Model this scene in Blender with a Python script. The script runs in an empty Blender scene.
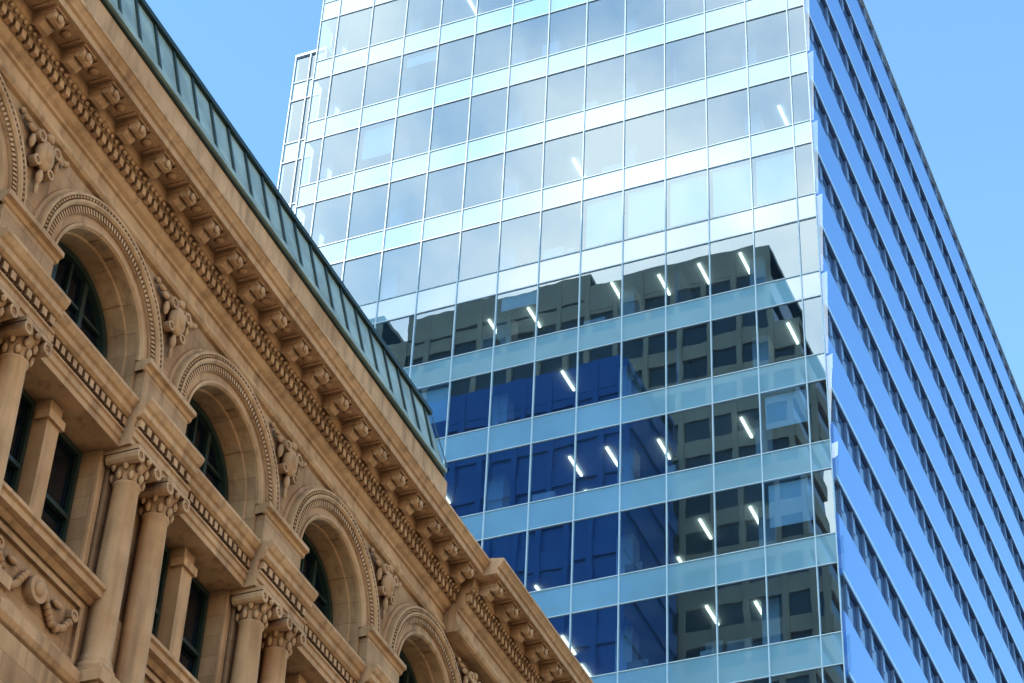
import bpy, math, random
from mathutils import Matrix, Vector
random.seed(7)
sc = bpy.context.scene
CZ = 1.6

# ------------------------------------------------------------------ materials
def mat_new(name):
    m = bpy.data.materials.new(name); m.use_nodes = True
    nt = m.node_tree; nt.nodes.clear()
    out = nt.nodes.new('ShaderNodeOutputMaterial')
    return m, nt, out

def principled(name, base, rough=0.5, metal=0.0, var=0.0, vscale=1.0, bump=0.0, bscale=20.0, coat=0.0, emis=None, estr=0.0, spec=0.5, ior=1.5):
    m, nt, out = mat_new(name)
    p = nt.nodes.new('ShaderNodeBsdfPrincipled')
    nt.links.new(p.outputs[0], out.inputs[0])
    p.inputs['Base Color'].default_value = (*base, 1)
    p.inputs['Roughness'].default_value = rough
    p.inputs['Metallic'].default_value = metal
    p.inputs['IOR'].default_value = ior
    p.inputs['Coat Weight'].default_value = coat
    p.inputs['Coat Roughness'].default_value = 0.03
    p.inputs['Specular IOR Level'].default_value = spec
    if emis:
        p.inputs['Emission Color'].default_value = (*emis, 1)
        p.inputs['Emission Strength'].default_value = estr
    geo = nt.nodes.new('ShaderNodeNewGeometry')
    if var > 0:
        n = nt.nodes.new('ShaderNodeTexNoise'); n.inputs['Scale'].default_value = vscale
        n.inputs['Detail'].default_value = 6
        nt.links.new(geo.outputs['Position'], n.inputs['Vector'])
        r = nt.nodes.new('ShaderNodeValToRGB')
        r.color_ramp.elements[0].position = 0.3; r.color_ramp.elements[1].position = 0.7
        r.color_ramp.elements[0].color = (*[c*(1-var) for c in base], 1)
        r.color_ramp.elements[1].color = (*[min(1, c*(1+var)) for c in base], 1)
        nt.links.new(n.outputs['Fac'], r.inputs[0]); nt.links.new(r.outputs[0], p.inputs['Base Color'])
    if bump > 0:
        n2 = nt.nodes.new('ShaderNodeTexNoise'); n2.inputs['Scale'].default_value = bscale
        n2.inputs['Detail'].default_value = 5
        nt.links.new(geo.outputs['Position'], n2.inputs['Vector'])
        b = nt.nodes.new('ShaderNodeBump'); b.inputs['Strength'].default_value = bump
        b.inputs['Distance'].default_value = 0.02
        nt.links.new(n2.outputs['Fac'], b.inputs['Height']); nt.links.new(b.outputs[0], p.inputs['Normal'])
    return m

def stone_mat(name, a, b_, dark, joints=True):
    m, nt, out = mat_new(name); L = nt.links
    p = nt.nodes.new('ShaderNodeBsdfPrincipled'); L.new(p.outputs[0], out.inputs[0])
    p.inputs['Roughness'].default_value = 0.8
    p.inputs['Specular IOR Level'].default_value = 0.2
    geo = nt.nodes.new('ShaderNodeNewGeometry')
    n1 = nt.nodes.new('ShaderNodeTexNoise'); n1.inputs['Scale'].default_value = 1.3; n1.inputs['Detail'].default_value = 8
    L.new(geo.outputs['Position'], n1.inputs['Vector'])
    r1 = nt.nodes.new('ShaderNodeValToRGB')
    r1.color_ramp.elements[0].position = .32; r1.color_ramp.elements[1].position = .68
    r1.color_ramp.elements[0].color = (*a, 1); r1.color_ramp.elements[1].color = (*b_, 1)
    L.new(n1.outputs['Fac'], r1.inputs[0])
    mp = nt.nodes.new('ShaderNodeMapping'); mp.inputs['Scale'].default_value = (3.5, 3.5, 0.35)
    L.new(geo.outputs['Position'], mp.inputs[0])
    n2 = nt.nodes.new('ShaderNodeTexNoise'); n2.inputs['Scale'].default_value = 1.6; n2.inputs['Detail'].default_value = 5
    L.new(mp.outputs[0], n2.inputs['Vector'])
    r2 = nt.nodes.new('ShaderNodeValToRGB'); r2.color_ramp.elements[0].position = .48; r2.color_ramp.elements[1].position = .78
    r2.color_ramp.elements[0].color = (0, 0, 0, 1); r2.color_ramp.elements[1].color = (.7, .7, .7, 1)
    L.new(n2.outputs['Fac'], r2.inputs[0])
    mx = nt.nodes.new('ShaderNodeMixRGB'); L.new(r2.outputs[0], mx.inputs[0]); L.new(r1.outputs[0], mx.inputs[1])
    mx.inputs[2].default_value = (*dark, 1)
    col = mx.outputs[0]
    # shade painted into the stone colour in the crevices of the carving
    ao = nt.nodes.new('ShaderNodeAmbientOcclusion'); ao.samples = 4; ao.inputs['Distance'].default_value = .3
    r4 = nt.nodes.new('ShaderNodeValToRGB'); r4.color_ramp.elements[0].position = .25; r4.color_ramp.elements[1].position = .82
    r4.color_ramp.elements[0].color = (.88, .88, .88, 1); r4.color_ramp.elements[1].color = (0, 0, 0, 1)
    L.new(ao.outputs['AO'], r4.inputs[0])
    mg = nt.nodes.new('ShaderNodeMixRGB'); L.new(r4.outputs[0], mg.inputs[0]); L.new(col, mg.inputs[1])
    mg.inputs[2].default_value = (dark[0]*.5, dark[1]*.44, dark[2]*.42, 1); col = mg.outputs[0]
    if joints:
        sx = nt.nodes.new('ShaderNodeSeparateXYZ'); L.new(geo.outputs['Position'], sx.inputs[0])
        cx = nt.nodes.new('ShaderNodeCombineXYZ'); L.new(sx.outputs['X'], cx.inputs[0]); L.new(sx.outputs['Z'], cx.inputs[1])
        br = nt.nodes.new('ShaderNodeTexBrick'); br.inputs['Scale'].default_value = 1.0
        br.inputs['Brick Width'].default_value = .96; br.inputs['Row Height'].default_value = .36
        br.inputs['Mortar Size'].default_value = .006; br.inputs['Mortar Smooth'].default_value = .3
        br.inputs['Color1'].default_value = (1, 1, 1, 1); br.inputs['Color2'].default_value = (.8, .79, .78, 1)
        br.inputs['Mortar'].default_value = (.55, .5, .46, 1)
        L.new(cx.outputs[0], br.inputs['Vector'])
        m2 = nt.nodes.new('ShaderNodeMixRGB'); m2.blend_type = 'MULTIPLY'; m2.inputs[0].default_value = 1
        L.new(col, m2.inputs[1]); L.new(br.outputs['Color'], m2.inputs[2]); col = m2.outputs[0]
    L.new(col, p.inputs['Base Color'])
    n3 = nt.nodes.new('ShaderNodeTexNoise'); n3.inputs['Scale'].default_value = 14; n3.inputs['Detail'].default_value = 8
    L.new(geo.outputs['Position'], n3.inputs['Vector'])
    bp = nt.nodes.new('ShaderNodeBump'); bp.inputs['Strength'].default_value = .5; bp.inputs['Distance'].default_value = .02
    L.new(n3.outputs['Fac'], bp.inputs['Height']); L.new(bp.outputs[0], p.inputs['Normal'])
    return m

def glass_mat(name, tint, refl=(1, 1, 1), fac=.35, wob=0.0):
    m, nt, out = mat_new(name); L = nt.links
    t = nt.nodes.new('ShaderNodeBsdfTransparent'); t.inputs[0].default_value = (*tint, 1)
    g = nt.nodes.new('ShaderNodeBsdfGlossy'); g.inputs['Color'].default_value = (*refl, 1); g.inputs['Roughness'].default_value = 0.0
    lw = nt.nodes.new('ShaderNodeLayerWeight'); lw.inputs['Blend'].default_value = .25
    mr = nt.nodes.new('ShaderNodeMapRange'); mr.inputs['To Min'].default_value = fac; mr.inputs['To Max'].default_value = 1.0
    L.new(lw.outputs['Fresnel'], mr.inputs['Value'])
    mx = nt.nodes.new('ShaderNodeMixShader')
    L.new(mr.outputs[0], mx.inputs[0]); L.new(t.outputs[0], mx.inputs[1]); L.new(g.outputs[0], mx.inputs[2])
    L.new(mx.outputs[0], out.inputs[0])
    if wob > 0:
        geo = nt.nodes.new('ShaderNodeNewGeometry')
        n = nt.nodes.new('ShaderNodeTexNoise'); n.inputs['Scale'].default_value = .9; n.inputs['Detail'].default_value = 1
        L.new(geo.outputs['Position'], n.inputs['Vector'])
        b = nt.nodes.new('ShaderNodeBump'); b.inputs['Strength'].default_value = wob; b.inputs['Distance'].default_value = .01
        L.new(n.outputs['Fac'], b.inputs['Height']); L.new(b.outputs[0], g.inputs['Normal'])
    return m

def backpainted_glass(name, base, fac):
    # opaque colour-backed glass: diffuse layer seen through a mirror-smooth pane
    m, nt, out = mat_new(name); L = nt.links
    d = nt.nodes.new('ShaderNodeBsdfDiffuse')
    g = nt.nodes.new('ShaderNodeBsdfGlossy'); g.inputs['Roughness'].default_value = 0.0
    geo = nt.nodes.new('ShaderNodeNewGeometry')
    n = nt.nodes.new('ShaderNodeTexNoise'); n.inputs['Scale'].default_value = .6; n.inputs['Detail'].default_value = 4
    L.new(geo.outputs['Position'], n.inputs['Vector'])
    r = nt.nodes.new('ShaderNodeValToRGB')
    r.color_ramp.elements[0].position = .3; r.color_ramp.elements[1].position = .7
    r.color_ramp.elements[0].color = (*[c*.92 for c in base], 1); r.color_ramp.elements[1].color = (*[c*1.08 for c in base], 1)
    L.new(n.outputs['Fac'], r.inputs[0]); L.new(r.outputs[0], d.inputs[0])
    mx = nt.nodes.new('ShaderNodeMixShader'); mx.inputs[0].default_value = fac
    L.new(d.outputs[0], mx.inputs[1]); L.new(g.outputs[0], mx.inputs[2]); L.new(mx.outputs[0], out.inputs[0])
    return m

M = {}
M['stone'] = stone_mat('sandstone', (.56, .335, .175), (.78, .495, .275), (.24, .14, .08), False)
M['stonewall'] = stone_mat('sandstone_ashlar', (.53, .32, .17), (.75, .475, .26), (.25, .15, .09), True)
M['frame'] = principled('dark_green_paint', (.015, .035, .028), .4, var=.2, vscale=3)
M['oldglass'] = principled('old_window_glass', (.004, .008, .014), .04, spec=.35, bump=.15, bscale=1.5)
M['copper'] = principled('weathered_copper', (.34, .46, .42), .5, 0, var=.3, vscale=2.0)
M['copperdark'] = principled('dark_copper_rib', (.02, .04, .033), .5, .2)
M['glass'] = glass_mat('curtain_wall_glass', (.52, .76, .95), (.72, .91, 1), .27, .06)
M['fin'] = glass_mat('corner_glass', (.8, .93, .98), (.8, .93, 1), .2)
M['spandrel'] = backpainted_glass('spandrel_glass', (.21, .41, .53), .30)
M['mullion'] = principled('anodised_mullion', (.48, .60, .68), .35)
M['ceil'] = principled('office_ceiling', (.42, .47, .5), .9)
M['core'] = principled('office_core_wall', (.16, .22, .28), .8, var=.2, vscale=.6)
M['white'] = principled('painted_column', (.5, .53, .56), .6)
M['blind'] = principled('roller_blind', (.75, .8, .84), .8)
M['desk'] = principled('office_furniture', (.25, .24, .23), .6, var=.4, vscale=.5)
M['lamp'] = principled('fluorescent_tube', (.9, .85, .7), .5, emis=(1, .88, .62), estr=4.5)
M['blue'] = principled('blue_spandrel_panel', (.04, .20, .64), .18, .1, coat=.35, var=.06, vscale=.3)
M['sideglass'] = principled('side_window_glass', (.05, .10, .22), .06, spec=.4)
M['sidepanel'] = principled('side_vision_panel', (.18, .30, .5), .3)
M['soffit'] = principled('grey_soffit', (.10, .16, .30), .6)
M['brown'] = principled('brown_concrete', (.36, .29, .22), .8, var=.15, vscale=.4)
M['bwin'] = principled('brown_tower_windows', (.04, .05, .06), .1)
M['navy'] = principled('navy_curtain_wall', (.015, .10, .38), .1, .2)
M['cream'] = principled('cream_stone', (.78, .57, .36), .8, var=.1, vscale=.5, bump=.2, bscale=10)
M['asphalt'] = principled('asphalt', (.05, .05, .052), .9, var=.2, vscale=2, bump=.4, bscale=60)
M['paving'] = principled('stone_paving', (.36, .3, .24), .8, var=.15, vscale=1.0)
M['paint'] = principled('road_paint', (.78, .78, .75), .7)
M['ground'] = principled('ground', (.16, .15, .13), .9, var=.2, vscale=.05)

# ------------------------------------------------------------------ mesh builder
class MB:
    def __init__(s): s.v=[]; s.f=[]; s.m=[]; s.sm=[]; s.mats=[]
    def mi(s, k):
        if k not in s.mats: s.mats.append(k)
        return s.mats.index(k)
    def face(s, pts, k, smooth=False):
        i=len(s.v); s.v += [tuple(p) for p in pts]; s.f.append(tuple(range(i, i+len(pts)))); s.m.append(s.mi(k)); s.sm.append(smooth)
    def box(s, x0,x1,y0,y1,z0,z1,k):
        i=len(s.v)
        s.v += [(x0,y0,z0),(x1,y0,z0),(x1,y1,z0),(x0,y1,z0),(x0,y0,z1),(x1,y0,z1),(x1,y1,z1),(x0,y1,z1)]
        for q in ((0,3,2,1),(4,5,6,7),(0,1,5,4),(1,2,6,5),(2,3,7,6),(3,0,4,7)):
            s.f.append(tuple(i+a for a in q)); s.m.append(s.mi(k)); s.sm.append(False)
    def grid(s, rows, k, smooth=True, closed=False):
        i=len(s.v); n=len(rows[0])
        for r in rows: s.v += [tuple(p) for p in r]
        for a in range(len(rows)-1):
            for b in range(n if closed else n-1):
                c=(b+1)%n
                s.f.append((i+a*n+b, i+a*n+c, i+(a+1)*n+c, i+(a+1)*n+b)); s.m.append(s.mi(k)); s.sm.append(smooth)
    def lathe(s, cx,cy,prof,k,n=20,smooth=True):
        s.grid([[(cx+r*math.cos(2*math.pi*j/n), cy+r*math.sin(2*math.pi*j/n), z) for j in range(n)] for r,z in prof], k, smooth, True)
    def ell(s, cx,cy,cz,rx,ry,rz,k,n=8,m=5):
        rows=[]
        for a in range(m+1):
            t=math.pi*a/m
            rows.append([(cx+rx*math.sin(t)*math.cos(2*math.pi*j/n), cy+ry*math.sin(t)*math.sin(2*math.pi*j/n), cz+rz*math.cos(t)) for j in range(n)])
        s.grid(rows,k,True,True)
    def profx(s, x0,x1,wall,prof,k):
        a=[(x0,wall-p,z) for p,z in prof]; b=[(x1,wall-p,z) for p,z in prof]
        for j in range(len(prof)-1): s.face([a[j],b[j],b[j+1],a[j+1]],k)
        zt=prof[-1][1]; zb=prof[0][1]
        for e in (a,b):
            x=e[0][0]; s.face(e+[(x,wall,zt),(x,wall,zb)],k)
    def sweep(s, cx,zc,wall,prof,k,th0=0,th1=math.pi,n=36,smooth=False,drop=0):
        rows=[]
        for j in range(n+1):
            t=th0+(th1-th0)*j/n
            rows.append([(cx+r*math.cos(t), wall-p, zc+r*math.sin(t)) for r,p in prof])
        if drop>0:
            rows=[[(cx+r*math.cos(th0),wall-p,zc-drop) for r,p in prof]]+rows+[[(cx+r*math.cos(th1),wall-p,zc-drop) for r,p in prof]]
        s.grid(rows,k,smooth)
    def cylx(s, x0,x1,cy,cz,r,k,n=10):
        s.grid([[(x,cy+rr*math.cos(2*math.pi*j/n),cz+rr*math.sin(2*math.pi*j/n)) for j in range(n)] for x,rr in ((x0,0.001),(x0,r),(x1,r),(x1,0.001))],k,False,True)
    def cyly(s, cx,cz,y0,y1,r,k,n=12):
        s.grid([[(cx+rr*math.cos(2*math.pi*j/n),y,cz+rr*math.sin(2*math.pi*j/n)) for j in range(n)] for y,rr in ((y1,r),(y0,r),(y0,r*.55),(y0+.02,r*.5),(y0+.02,r*.25),(y0-.01,.001))],k,False,True)
    def obj(s, name, parent=None):
        me=bpy.data.meshes.new(name); me.from_pydata(s.v,[],s.f)
        for k in s.mats: me.materials.append(M[k])
        me.polygons.foreach_set('material_index', s.m); me.polygons.foreach_set('use_smooth', s.sm); me.update()
        o=bpy.data.objects.new(name,me); sc.collection.objects.link(o)
        if parent: o.parent=parent
        return o
def empty(name):
    e=bpy.data.objects.new(name,None); sc.collection.objects.link(e); return e

# ================================================================== sandstone arcaded building
W=16.0; ZC=22.22; RI=1.2; RO=1.72; H=1.92
LED=21.4                      # top of the string ledge
WL=W+.26                      # recessed wall plane of the window storey
stone_b=empty('sandstone_arcade_building')

def column(b, cx, cy, z0, z1):
    r=.215
    b.box(cx-.3,cx+.3,cy-.3,cy+.3,z0,z0+.14,'stone')
    b.lathe(cx,cy,[(.28,z0+.14),(.3,z0+.19),(.27,z0+.24),(.235,z0+.27),(.25,z0+.31),(.235,z0+.35),(r,z0+.4),(r,z0+.9),(r*.97,z0+2),(r*.88,z1-.52),(r*.98,z1-.5),(r*.98,z1-.47),(r*.86,z1-.45)],'stone',22)
    b.lathe(cx,cy,[(r*.86,z1-.45),(.2,z1-.38),(.22,z1-.25),(.29,z1-.1),(.3,z1-.08)],'stone',16)
    for ring,(zz,rr,sz) in enumerate(((z1-.38,.22,.06),(z1-.24,.25,.06))):
        for j in range(8):
            t=2*math.pi*(j+.5*ring)/8
            b.ell(cx+rr*math.cos(t),cy+rr*math.sin(t),zz,sz*.8,sz*.8,.085,'stone',6,4)
    for sx in (-1,1):
        b.cyly(cx+sx*.24,z1-.14,cy-.33,cy+.2,.1,'stone')
    b.ell(cx,cy-.3,z1-.1,.06,.05,.06,'stone',6,4)
    b.box(cx-.33,cx+.33,cy-.33,cy+.3,z1-.07,z1,'stone')

def entab(x): # projection offset x
    return [(0,20.6),(.04+x,20.602),(.04+x,20.7),(.07+x,20.72),(.07+x,20.82),(.1+x,20.84),(.1+x,20.87),(.02+x,20.89),(.02+x,20.96),(.05+x,21.06),(.12+x,21.08),(.17+x,21.12),(.17+x,21.22),(.21+x,21.25),(.25+x,21.32),(.26+x,21.33),(.26+x,21.385),(0,LED)]

def pier(b, cx):
    for dx in (-.42,.42): column(b,cx+dx,W-.03,16.9,20.6)
    b.box(cx-.62,cx+.62,W+.16,W+.5,16.92,20.59,'stonewall')
    b.box(cx-.78,cx+.78,W-.38,W+.2,15.6,16.72,'stonewall'); b.box(cx-.83,cx+.83,W-.44,W+.2,16.72,16.9,'stone')
    b.profx(cx-.8,cx+.8,W,entab(.2),'stone')
    b.box(cx-.8,cx+.8,W+.001,W+.5,20.601,LED-.02,'stone')
    n=8
    for i in range(n):
        x=cx-.78+1.56*(i+.5)/n; b.box(x-.055,x+.055,W-.31,W-.2,20.93,21.055,'stone')
    b.box(cx-.64,cx+.64,W-.16,W+.1,LED-.01,22.06,'stonewall')
    b.profx(cx-.68,cx+.68,W,[(.16,LED),(.22,LED+.02),(.22,LED+.1),(.16,LED+.16)],'stone')
    b.profx(cx-.7,cx+.7,W,[(.14,22.04),(.18,22.06),(.2,22.12),(.26,22.14),(.26,22.22),(0,22.25)],'stone')
    # cartouche
    z=23.5; y=W-.05
    b.ell(cx,y-.05,z,.2,.12,.27,'stone',12,8); b.ell(cx,y-.1,z,.12,.1,.17,'stone',10,6)
    for sx in (-1,1):
        b.cyly(cx+sx*.2,z+.2,y-.12,y+.02,.1,'stone'); b.cyly(cx+sx*.17,z-.22,y-.1,y+.02,.085,'stone')
        b.ell(cx+sx*.34,y-.03,z+.24,.13,.05,.06,'stone',8,4); b.ell(cx+sx*.3,y-.03,z+.05,.05,.06,.14,'stone',8,4)
        b.ell(cx+sx*.47,y-.02,z+.3,.09,.05,.04,'stone',6,4); b.ell(cx+sx*.58,y,z+.38,.06,.04,.05,'stone',6,4)
    b.ell(cx,y-.07,z+.32,.1,.08,.08,'stone',8,5); b.ell(cx,y-.04,z-.38,.06,.06,.14,'stone',8,5)
    b.ell(cx,y-.03,z-.6,.035,.04,.12,'stone',6,4)

def bay_mesh():
    b=MB()
    top=24.03; bot=LED-.01
    n=36
    pts=[(-RI*math.cos(math.pi*j/n), ZC+RI*math.sin(math.pi*j/n)) for j in range(n+1)]
    for j in range(n):
        (x0,z0),(x1,z1)=pts[j],pts[j+1]
        b.face([(x0,W,z0),(x1,W,z1),(x1,W,top),(x0,W,top)],'stonewall')
    b.face([(-H,W,bot),(-RI,W,bot),(-RI,W,top),(-H,W,top)],'stonewall')
    b.face([(RI,W,bot),(H,W,bot),(H,W,top),(RI,W,top)],'stonewall')
    b.sweep(0,ZC,W,[(RI,0),(RI,-.16),(RI-.03,-.18),(RI-.03,-.62)],'stonewall',drop=ZC-bot)
    b.sweep(0,ZC,W,[(RI,0),(RI,.05),(RI+.03,.09),(RI+.07,.09),(RI+.08,.06),(RI+.2,.06),(RI+.21,.1),(RI+.32,.1),(RI+.33,.14),(RI+.36,.17),(RI+.4,.17),(RI+.41,.11),(RI+.45,.11),(RI+.47,.16),(RO-.01,.16),(RO,.13),(RO,0)],'stone')
    for j in range(60):
        t=math.pi*(j+.5)/60; r=RI+.435
        b.ell(r*math.cos(t),W-.14,ZC+r*math.sin(t),.03,.035,.03,'stone',6,4)
    for j in range(64):
        t=math.pi*(j+.5)/64; r=RI+.265; c,s_=math.cos(t),math.sin(t)
        h=.02; l=.045
        q=[(r-l,-h),(r+l,-h),(r+l,h),(r-l,h)]
        P=[(a*c-bb*s_,ZC+a*s_+bb*c) for a,bb in q]
        b.face([(x,W-.125,z) for x,z in P],'stone')
        for a in range(4):
            x0,z0=P[a];x1,z1=P[(a+1)%4]; b.face([(x0,W-.125,z0),(x1,W-.125,z1),(x1,W-.09,z1),(x0,W-.09,z0)],'stone')
    b.sweep(0,ZC,W,[(RO,.0),(RO,.05),(RO+.06,.04),(RO+.07,0)],'stone')
    # arch window
    yw=W+.55; r=RI-.04
    b.face([(r*math.cos(math.pi*j/24),yw+.04,ZC+r*math.sin(math.pi*j/24)) for j in range(25)]+[(-r,yw+.04,bot),(r,yw+.04,bot)],'oldglass')
    b.sweep(0,ZC,W,[(RI-.03,-.48),(RI-.14,-.48),(RI-.14,-.59)],'frame',drop=ZC-bot)
    b.box(-r,r,yw-.05,yw+.03,ZC-.14,ZC-.04,'frame')
    for x in (-.4,.4): b.box(x-.045,x+.045,yw-.04,yw+.035,bot,ZC+.98,'frame')
    b.box(-.025,.025,yw-.02,yw+.034,bot,ZC+1.1,'frame')
    b.box(-1.0,1.0,yw-.02,yw+.033,ZC+.42,ZC+.47,'frame')
    b.box(-r,r,yw-.06,yw+.04,bot,bot+.12,'frame')
    # bay entablature
    b.profx(-H,H,W,entab(0),'stone')
    b.box(-H,H,W+.001,W+.6,20.605,LED-.025,'stone')
    k=int(2*H/.15)
    for i in range(k):
        x=-H+2*H*(i+.5)/k; b.box(x-.045,x+.045,W-.11,W-.01,20.93,21.055,'stone')
    # window storey
    for x0,x1 in ((-H,-1.1),(1.1,H)): b.box(x0,x1,WL,WL+.45,18.3,20.6,'stonewall')
    b.box(-.15,.15,WL+.02,WL+.43,18.3,20.6,'stone')
    b.box(-.2,.2,WL-.03,WL+.2,20.26,20.4,'stone')
    for x0,x1 in ((-1.1,-.15),(.15,1.1)):
        y=WL+.3
        b.face([(x0,y+.05,18.3),(x1,y+.05,18.3),(x1,y+.05,20.6),(x0,y+.05,20.6)],'oldglass')
        b.box(x0,x0+.07,y-.03,y+.04,18.3,20.59,'frame'); b.box(x1-.07,x1,y-.03,y+.04,18.3,20.59,'frame')
        b.box(x0+.07,x1-.07,y-.03,y+.04,20.5,20.59,'frame'); b.box(x0+.07,x1-.07,y-.03,y+.04,18.3,18.42,'frame')
        b.box(x0+.07,x1-.07,y-.05,y+.03,19.4,19.47,'frame')
    for sx in (-1,1):
        b.box(sx*1.19-.07,sx*1.19+.07,WL-.05,WL+.01,18.4,20.598,'stone')
    # sill + garland panel
    b.profx(-1.3,1.3,WL,[(0,18.02),(.2,18.05),(.26,18.12),(.36,18.14),(.36,18.25),(.4,18.27),(.4,18.33),(0,18.37)],'stone')
    b.box(-H,H,W+.1,W+.7,16.7,18.3,'stonewall')
    wp=W+.1
    for q in ((-1.15,1.15,17.88,17.96),(-1.15,1.15,17.0,17.08)): b.box(q[0],q[1],wp-.06,wp+.01,q[2],q[3],'stone')
    for x in (-1.11,1.11): b.box(x-.04,x+.04,wp-.06,wp+.01,17.08,17.88,'stone')
    b.cyly(0,17.5,wp-.14,wp,.19,'stone',16); b.ell(0,wp-.12,17.5,.1,.09,.12,'stone',10,6)
    for i in range(14):
        for sx in (-1,1):
            t=i/13; x=sx*(.22+.7*t); z=17.62-.34*math.sin(math.pi*t)
            b.ell(x,wp-.05,z+random.uniform(-.02,.02),.06,.07,.06,'stone',7,4)
    for sx in (-1,1):
        b.cyly(sx*.92,17.66,wp-.1,wp,.09,'stone'); b.ell(sx*.55,wp-.05,17.62,.12,.05,.05,'stone',8,4)
    b.profx(-H,H,W+.1,[(0,16.5),(.1,16.54),(.2,16.62),(.24,16.7),(.24,16.86),(0,16.9)],'stone')
    # lower storeys (below the picture)
    for zb in (6.2,11.3):
        for x0,x1 in ((-H,-1.1),(1.1,H)): b.box(x0,x1,W,W+.5,zb,zb+4.2,'stonewall')
        b.box(-1.1,1.1,W+.45,W+.5,zb,zb+4.2,'oldglass'); b.box(-.06,.06,W+.36,W+.44,zb,zb+4.2,'frame')
        b.box(-1.1,1.1,W+.36,W+.44,zb+2.5,zb+2.62,'frame')
        b.box(-H,H,W-.15,W+.5,zb+4.2,zb+4.9 if zb<7 else 16.5,'stonewall')
    b.box(-H,-1.35,W,W+.6,.14,5.5,'stonewall'); b.box(1.35,H,W,W+.6,.14,5.5,'stonewall')
    b.box(-1.35,1.35,W+.4,W+.5,.6,5.5,'oldglass'); b.box(-1.35,1.35,W+.1,W+.5,.14,.6,'stonewall')
    b.box(-H,H,W-.3,W+.6,5.5,6.2,'stone')
    pier(b,H)
    return b
proto=bay_mesh().obj('arcade_bay',stone_b)
bays=[22.2-H+3.84*k for k in range(-6,8)]
proto.location.x=bays[0]
for x in bays[1:]:
    o=bpy.data.objects.new('arcade_bay',proto.data); sc.collection.objects.link(o); o.parent=stone_b; o.location.x=x
X0=bays[0]-H; X1=bays[-1]+H
b=MB(); pier(b,X0); b.obj('end_pier',stone_b)

CORN=[(0,24.0),(.06,24.02),(.1,24.07),(.1,24.13),(.05,24.16),(.05,24.22),(.02,24.24),(.02,24.42),(.06,24.44),(.06,24.5),(.12,24.54),(.17,24.6),(.17,24.62),(.17,24.8),(.26,24.83),(.31,24.88),(.31,24.9),(.34,24.92),(.34,25.12),(.8,25.125),(.8,25.25),(.84,25.27),(.86,25.31),(.91,25.37),(.93,25.38),(.93,25.44),(.2,25.56)]
def cornice(b,x0,x1,off):
    w=W-off
    b.profx(x0,x1,w,CORN,'stone')
    if off>0: b.box(x0+.01,x1-.01,w+.001,W+.1,24.02,25.4,'stone')
    n=int((x1-x0)/.17)
    for i in range(n):
        x=x0+(x1-x0)*(i+.5)/n; b.box(x-.05,x+.05,w-.27,w-.16,24.65,24.79,'stone')
    n=int((x1-x0)/.12)
    for i in range(n):
        x=x0+(x1-x0)*(i+.5)/n; b.ell(x,w-.31,24.86,.045,.04,.04,'stone',6,4)
    n=max(1,int(round((x1-x0)/.768)))
    for i in range(n):
        x=x0+(x1-x0)*(i+.5)/n
        b.box(x-.13,x+.13,w-.7,w-.33,25.03,25.12,'stone')
        b.cylx(x-.12,x+.12,w-.64,25.0,.085,'stone'); b.cylx(x-.12,x+.12,w-.44,24.97,.12,'stone')
        b.box(x-.15,x+.15,w-.74,w-.33,25.085,25.124,'stone')
        b.ell(x,w-.73,24.98,.06,.04,.07,'stone',6,4)
        xm=x+(x1-x0)/n*.5
        if i<n-1:
            b.ell(xm,w-.56,25.12,.09,.09,.035,'stone',10,4)
            for q in ((xm-.17,xm-.14,w-.72,w-.4),(xm+.14,xm+.17,w-.72,w-.4)): b.box(*q,25.09,25.122,'stone')
b=MB(); cornice(b,X0-.9,32.4,0); cornice(b,32.4,X1+.9,.27)
b.box(X0,30.6,W-.78,W+.2,25.46,26.05,'stone')
b.box(30.6,X1,W-.45,W+.2,25.5,25.62,'stone')
b.obj('cornice',stone_b)
# copper mansard
b=MB()
mx0=X0-.3; mx1=30.35
b.box(mx0,mx1+.1,W-.81,W-.5,26.06,26.1,'copperdark')
b.box(mx0,mx1+.05,W-.86,W-.5,26.11,26.2,'copper')
yb,zb,yt,zt=W-.82,26.21,W-.55,27.3
b.face([(mx0,yb,zb),(mx1,yb,zb),(mx1-.3,yt,zt),(mx0,yt,zt)],'copper')
b.face([(mx1,yb,zb),(mx1,W+3,zb),(mx1-.3,W+3,zt),(mx1-.3,yt,zt)],'copper')
b.face([(mx0,yt,zt),(mx1-.3,yt,zt),(mx1-.3,W+24,zt+1.5),(mx0,W+24,zt+1.5)],'copper')
x=mx0
while x<mx1-.5:
    wd=.028; pr=.035
    b.face([(x-wd,yb-pr,zb),(x+wd,yb-pr,zb),(x+wd,yt-pr,zt),(x-wd,yt-pr,zt)],'copperdark')
    b.face([(x-wd,yb-pr,zb),(x-wd,yb,zb),(x-wd,yt,zt),(x-wd,yt-pr,zt)],'copperdark')
    b.face([(x+wd,yb-pr,zb),(x+wd,yb,zb),(x+wd,yt,zt),(x+wd,yt-pr,zt)],'copperdark')
    x+=.6
b.face([(mx1-.05,yb-.06,zb),(mx1+.05,yb-.06,zb),(mx1-.25,yt-.06,zt),(mx1-.35,yt-.06,zt)],'copperdark')
b.box(mx0,mx1-.25,yt-.07,yt+.1,zt,zt+.09,'copperdark')
b.obj('copper_mansard_roof',stone_b)
b=MB(); b.box(X0-.6,X1+.6,W+.72,W+24,.1,25.4,'stonewall'); b.box(X0-.6,X0,W,W+.7,.1,24.0,'stonewall'); b.box(X1+.9,X1+1.4,W,W+.7,.1,24.0,'stonewall')
b.obj('building_body',stone_b)
an=math.radians(.6); px,py=28.0,16.0
stone_b.rotation_euler=(0,0,an)
stone_b.location=(px-(px*math.cos(an)-py*math.sin(an)), py-(px*math.sin(an)+py*math.cos(an)),0)

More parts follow.
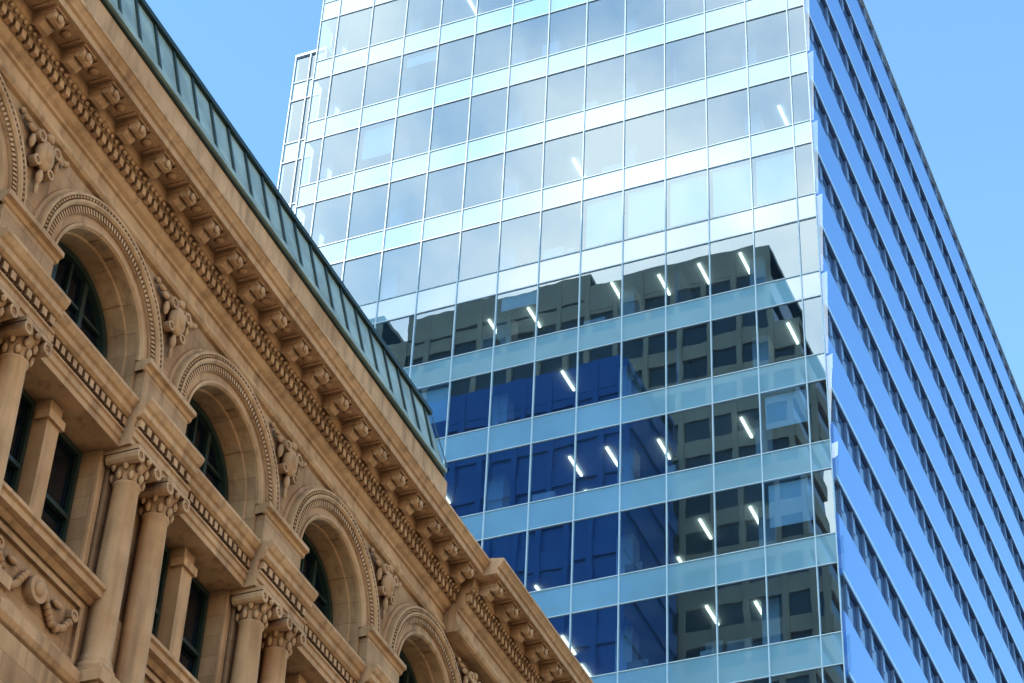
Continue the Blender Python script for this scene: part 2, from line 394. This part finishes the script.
# ================================================================== glass tower
TX=63.9; TY=16.65; PITCH=1.825; S0=.75; NB=12; SE=23.6
L0=42.8; FH=4.02
levels=[L0+FH*j for j in range(-10,11)]
TOP=84.5
tower=empty('glass_office_tower')
gl=MB(); sp=MB(); mu=MB(); inn=MB(); lm=MB(); bl=MB()
edges=[0,S0]+[S0+PITCH*k for k in range(1,NB+1)]+[SE]
TL=62.0
for j,h in enumerate(levels):
    top=min(h+FH-1.25,TOP-.3)
    if top-h>.5:
        for e in range(len(edges)-1):
            y0=TY+edges[e]+.02; y1=TY+edges[e+1]-.02
            a,bq,c=[random.uniform(-.004,.004) for _ in range(3)]
            gl.face([(TX+a,y0,h),(TX+a+c,y0,top),(TX+bq+c,y1,top),(TX+bq,y1,h)],'glass')
    for e in range(len(edges)-1):
        y0=TY+edges[e]+.005; y1=TY+edges[e+1]-.005
        sp.box(TX-.01+random.uniform(-.002,.002),TX+.14,y0,y1,h-1.22,h-.03,'spandrel')
    for zz in (h-.015,h-1.245): mu.box(TX-.05,TX+.05,TY,TY+SE,zz-.018,zz+.018,'mullion')
    inn.box(TX+.16,TX+TL,TY+.25,TY+SE-.1,h-1.2,h-.75,'ceil')
    z0=h-.75; z1=h+FH-1.2
    if z1>TOP: z1=TOP-.2
    inn.box(TX+8.5,TX+40,TY+7,TY+18,z0,z1,'core')
    for y in (2.6,8.1,13.5,19.0,22.9):
        inn.box(TX+1.5,TX+2.2,TY+y,TY+y+.65,z0,z1,'white')
    for _ in range(9):
        y=TY+random.uniform(1,22); d=random.uniform(.1,2.5)
        inn.box(TX+d+.1,TX+d+.6,y,y+random.uniform(.2,1.0),z0,h+random.uniform(.2,1.2),'desk' if random.random()<.5 else 'white')
    if random.random()<.6:
        y=TY+random.choice([6,11.7,17.2]); inn.box(TX+.8,TX+8.4,y,y+.12,z0,z1,'core')
    for e in range(NB):
        p=.42 if h<60 else .05
        for dd in (1.2,3.6,6.0):
            if random.random()<p:
                y=TY+S0+PITCH*(e+.5)+random.uniform(-.3,.3)
                x=TX+dd+random.uniform(-.3,.3)
                lm.box(x,x+1.3,y-.045,y+.045,z1-.09,z1-.03,'lamp')
    for e in range(NB):
        y0=TY+S0+PITCH*e+.12; y1=y0+PITCH-.24
        if j==15 and e<5: bl.box(TX+.25,TX+.27,y0,y1,h+.35,h+2.75,'blind')
        elif random.random()<.07: bl.box(TX+.25,TX+.27,y0,y1,h+random.uniform(.8,2.2),h+2.75,'blind')
for e in edges[:-1]+[SE]:
    mu.box(TX-.07,TX+.06,TY+e-.018,TY+e+.018,2.0,TOP,'mullion')
mu.box(TX-.13,TX+.3,TY,TY+SE,TOP,TOP+.15,'mullion')
gl.obj('window_glazing',tower); sp.obj('spandrels',tower); mu.obj('mullions',tower); inn.obj('office_interiors',tower); lm.obj('ceiling_lights',tower); bl.obj('roller_blinds',tower)
b=MB()
b.box(TX+.3,TX+TL,TY+.3,TY+SE,TOP-.15,TOP+.1,'soffit')
b.box(TX+TL-.3,TX+TL,TY+.1,TY+SE,0,TOP,'spandrel')
b.box(TX+1,TX+TL,TY+SE-.09,TY+SE-.02,80.9,TOP,'spandrel')
b.obj('roof_and_rear',tower)
b=MB()
xs=TX+.9; ya=TY+SE+.02; yb2=TY+25.3; ST=80.7
for h in levels:
    if h-1.2>ST: break
    t=min(h+FH-1.25,ST-.1)
    b.box(xs,xs+.15,ya,yb2,h-1.22,h-.03,'spandrel')
    b.face([(xs,ya,h),(xs,ya,t),(xs,yb2,t),(xs,yb2,h)],'glass')
    b.box(xs-.05,xs,ya,yb2,h-.04,h+.01,'mullion'); b.box(xs-.05,xs,ya,yb2,h-1.27,h-1.22,'mullion')
    b.box(xs+.2,TX+TL,ya,yb2-.1,h-1.2,h-.75,'ceil')
    b.box(xs+5,TX+TL,ya,yb2-.2,h-.75,min(h+2.8,ST-.1),'core')
for y in (ya+.03,(ya+yb2)/2,yb2-.03): b.box(xs-.08,xs+.05,y-.024,y+.024,2,ST,'mullion')
b.box(xs-.1,TX+TL,ya,yb2,ST,ST+.15,'mullion')
b.box(xs+.16,TX+TL,yb2-.09,yb2,2,ST-.01,'spandrel')
b.obj('side_bay',tower)
# right face
b=MB(); g=MB()
for h in levels:
    z0=h-1.7; z1=h+.8
    if z1>TOP-.5: z1=TOP+.4
    b.box(TX+.02,TX+TL,TY-.12,TY-.01,z0,z1,'blue')
    b.box(TX+.04,TX+TL,TY-.14,TY-.01,z0-.07,z0-.002,'soffit')
    b.box(TX+.03,TX+TL,TY-.135,TY-.121,z0+.05,z0+.2,'mullion')
    if z1<TOP:
        zt=h+FH-1.71-.07
        g.face([(TX+.08,TY+.02,z1),(TX+TL,TY+.02,z1),(TX+TL,TY+.02,zt),(TX+.08,TY+.02,zt)],'sideglass')
        x=TX+.6
        while x<TX+TL:
            b.box(x-.05,x+.05,TY-.09,TY+.015,z1,zt,'soffit'); b.box(x+.05,x+.5,TY-.03,TY+.015,z1+.75,zt,'sidepanel'); x+=1.5
b.box(TX+.02,TX+TL,TY-.17,TY-.01,TOP+.41,TOP+.6,'mullion')
b.obj('side_cladding',tower); g.obj('side_glazing',tower)
# corner glass wings
b=MB()
for h in levels:
    z0=h-.1; z1=min(h+3.8,TOP)
    w0,w1=.13,.3
    b.face([(TX-.04,TY-.0,z0),(TX-.07,TY-w0,z0),(TX-.12,TY-w1,z1),(TX-.04,TY,z1)],'fin')
b.obj('corner_glass_wings',tower)

# ================================================================== city behind the camera
def banded_tower(name, blocks, wallk, wink, fh=4.0, step=3.0):
    e=empty(name)
    b=MB()
    for (x0,x1,y0,y1,z1) in blocks:
        b.box(x0,x1,y0,y1,0,z1-.5,wink)
        z=0
        while z<z1-2:
            b.box(x0-.25,x1+.25,y0-.25 if y0==blocks[0][2] else y0,y1,z,z+1.7,wallk); z+=fh
        b.box(x0-.3,x1+.3,y0,y1,z1-3.2,z1,wallk)
        y=y0
        while y<y1:
            b.box(x1,x1+.4,y,y+.5,0,z1-.4,wallk); y+=step
    b.obj('facade',e)
    return e
e=banded_tower('brown_office_tower',[(-40,-30,43.5,46,138),(-40,-30,46,64,147.6),(-40,-30,64,84,149.2),(-40,-30,84,87,146),(-40,-30,87,104,150.5),(-40,-30,104,125,146)],'brown','bwin')
b=MB()
for i in range(7): b.box(-35,-32,47+i*5,48.6+i*5,147.5,148.9+random.random(),'brown')
b.obj('rooftop_plant',e)
banded_tower('navy_glass_tower',[(-24,-14,54,80,124)],'navy','navy',4,2.5)
e=empty('cream_stone_office_building')
b=MB(); b.box(-60,70,-34,-14,0,38,'cream')
for fl in range(8):
    z=2+fl*4.5
    if fl>0: b.box(-60,70,-14,-13.75,z-.9,z-.6,'cream')
    for i in range(26):
        x=-57+i*5
        b.box(x-.75,x+.75,-14,-13.985,z,z+2.3,'bwin'); b.box(x-.9,x+.9,-14,-13.85,z-.15,z,'cream'); b.box(x-.04,x+.04,-13.984,-13.95,z,z+2.3,'cream')
b.box(-60.5,70.5,-34,-13.3,38,38.9,'cream')
b.obj('facade',e)

# ================================================================== ground
b=MB(); b.face([(-3000,-3000,0),(3000,-3000,0),(3000,3000,0),(-3000,3000,0)],'ground'); b.obj('ground')
b=MB(); b.face([(-300,-9,.004),(300,-9,.004),(300,11,.004),(-300,11,.004)],'asphalt'); b.obj('road')
b=MB(); b.box(-300,62,11,16.8,.0,.14,'paving'); b.obj('pavement')
b=MB(); b.box(-300,300,-14,-9,.0,.14,'paving'); b.obj('pavement')
b=MB()
for i in range(60):
    b.face([(-180+i*6,.9,.009),(-177+i*6,.9,.009),(-177+i*6,1.05,.009),(-180+i*6,1.05,.009)],'paint')
b.obj('road_markings')

# ================================================================== light
wd=bpy.data.worlds.new('World'); sc.world=wd; wd.use_nodes=True; nt=wd.node_tree; nt.nodes.clear()
out=nt.nodes.new('ShaderNodeOutputWorld'); bg=nt.nodes.new('ShaderNodeBackground'); sky=nt.nodes.new('ShaderNodeTexSky')
sky.sky_type='NISHITA'; sky.sun_disc=False
sky.sun_elevation=math.radians(37); sky.sun_rotation=math.radians(305)
sky.altitude=0; sky.air_density=1.0; sky.dust_density=0.1; sky.ozone_density=1.0
mul=nt.nodes.new('ShaderNodeMixRGB'); mul.blend_type='MULTIPLY'; mul.inputs[0].default_value=1; mul.inputs[2].default_value=(2.2,2.95,3.0,1)
bg.inputs[1].default_value=.15
nt.links.new(sky.outputs[0],mul.inputs[1])
# unseen white cloud bank, added on the sun side to whiten the spandrel reflections
tc=nt.nodes.new('ShaderNodeTexCoord')
dp=nt.nodes.new('ShaderNodeVectorMath'); dp.operation='DOT_PRODUCT'; dp.inputs[1].default_value=Vector((-.66,.33,.68)).normalized()
nt.links.new(tc.outputs['Generated'],dp.inputs[0])
mr=nt.nodes.new('ShaderNodeMapRange'); mr.inputs['From Min'].default_value=.82; mr.inputs['From Max'].default_value=.93; mr.interpolation_type='SMOOTHSTEP'
nt.links.new(dp.outputs['Value'],mr.inputs['Value'])
cn=nt.nodes.new('ShaderNodeTexNoise'); cn.inputs['Scale'].default_value=5.5; cn.inputs['Detail'].default_value=7; cn.inputs['Roughness'].default_value=.55
nt.links.new(tc.outputs['Generated'],cn.inputs['Vector'])
cr=nt.nodes.new('ShaderNodeMapRange'); cr.inputs['From Min'].default_value=.26; cr.inputs['From Max'].default_value=.5
nt.links.new(cn.outputs['Fac'],cr.inputs['Value'])
mm=nt.nodes.new('ShaderNodeMath'); mm.operation='MULTIPLY'; nt.links.new(mr.outputs[0],mm.inputs[0]); nt.links.new(cr.outputs[0],mm.inputs[1])
cm=nt.nodes.new('ShaderNodeMixRGB'); cm.inputs[2].default_value=(20,20,20,1)
nt.links.new(mm.outputs[0],cm.inputs[0]); nt.links.new(mul.outputs[0],cm.inputs[1])
nt.links.new(cm.outputs[0],bg.inputs[0]); nt.links.new(bg.outputs[0],out.inputs[0])
sd=bpy.data.lights.new('sun','SUN'); sd.energy=5; sd.angle=math.radians(.5); sd.color=(1,.93,.82)
so=bpy.data.objects.new('sun',sd); sc.collection.objects.link(so)
el=math.radians(37)
to=Vector((-.8192*math.cos(el),.5735*math.cos(el),math.sin(el)))
so.rotation_euler=to.to_track_quat('Z','Y').to_euler(); so.location=to*200

# ================================================================== camera
th=math.radians(39.2); r=math.radians(2.93)
g_=Vector((.9085,.4179,0)).normalized(); R0=Vector((.4179,-.9085,0)).normalized(); Z=Vector((0,0,1))
F=math.cos(th)*g_+math.sin(th)*Z; U0=-math.sin(th)*g_+math.cos(th)*Z
R=math.cos(r)*R0+math.sin(r)*U0; U=-math.sin(r)*R0+math.cos(r)*U0
cd=bpy.data.cameras.new('camera'); cd.lens=80; cd.sensor_width=36; cd.clip_end=8000; cd.clip_start=.1
co=bpy.data.objects.new('camera',cd); sc.collection.objects.link(co)
mt=Matrix((( R.x,U.x,-F.x,0),(R.y,U.y,-F.y,0),(R.z,U.z,-F.z,CZ),(0,0,0,1)))
co.matrix_world=mt
sc.camera=co
sc.view_settings.view_transform='Standard'; sc.view_settings.look='None'; sc.view_settings.exposure=0
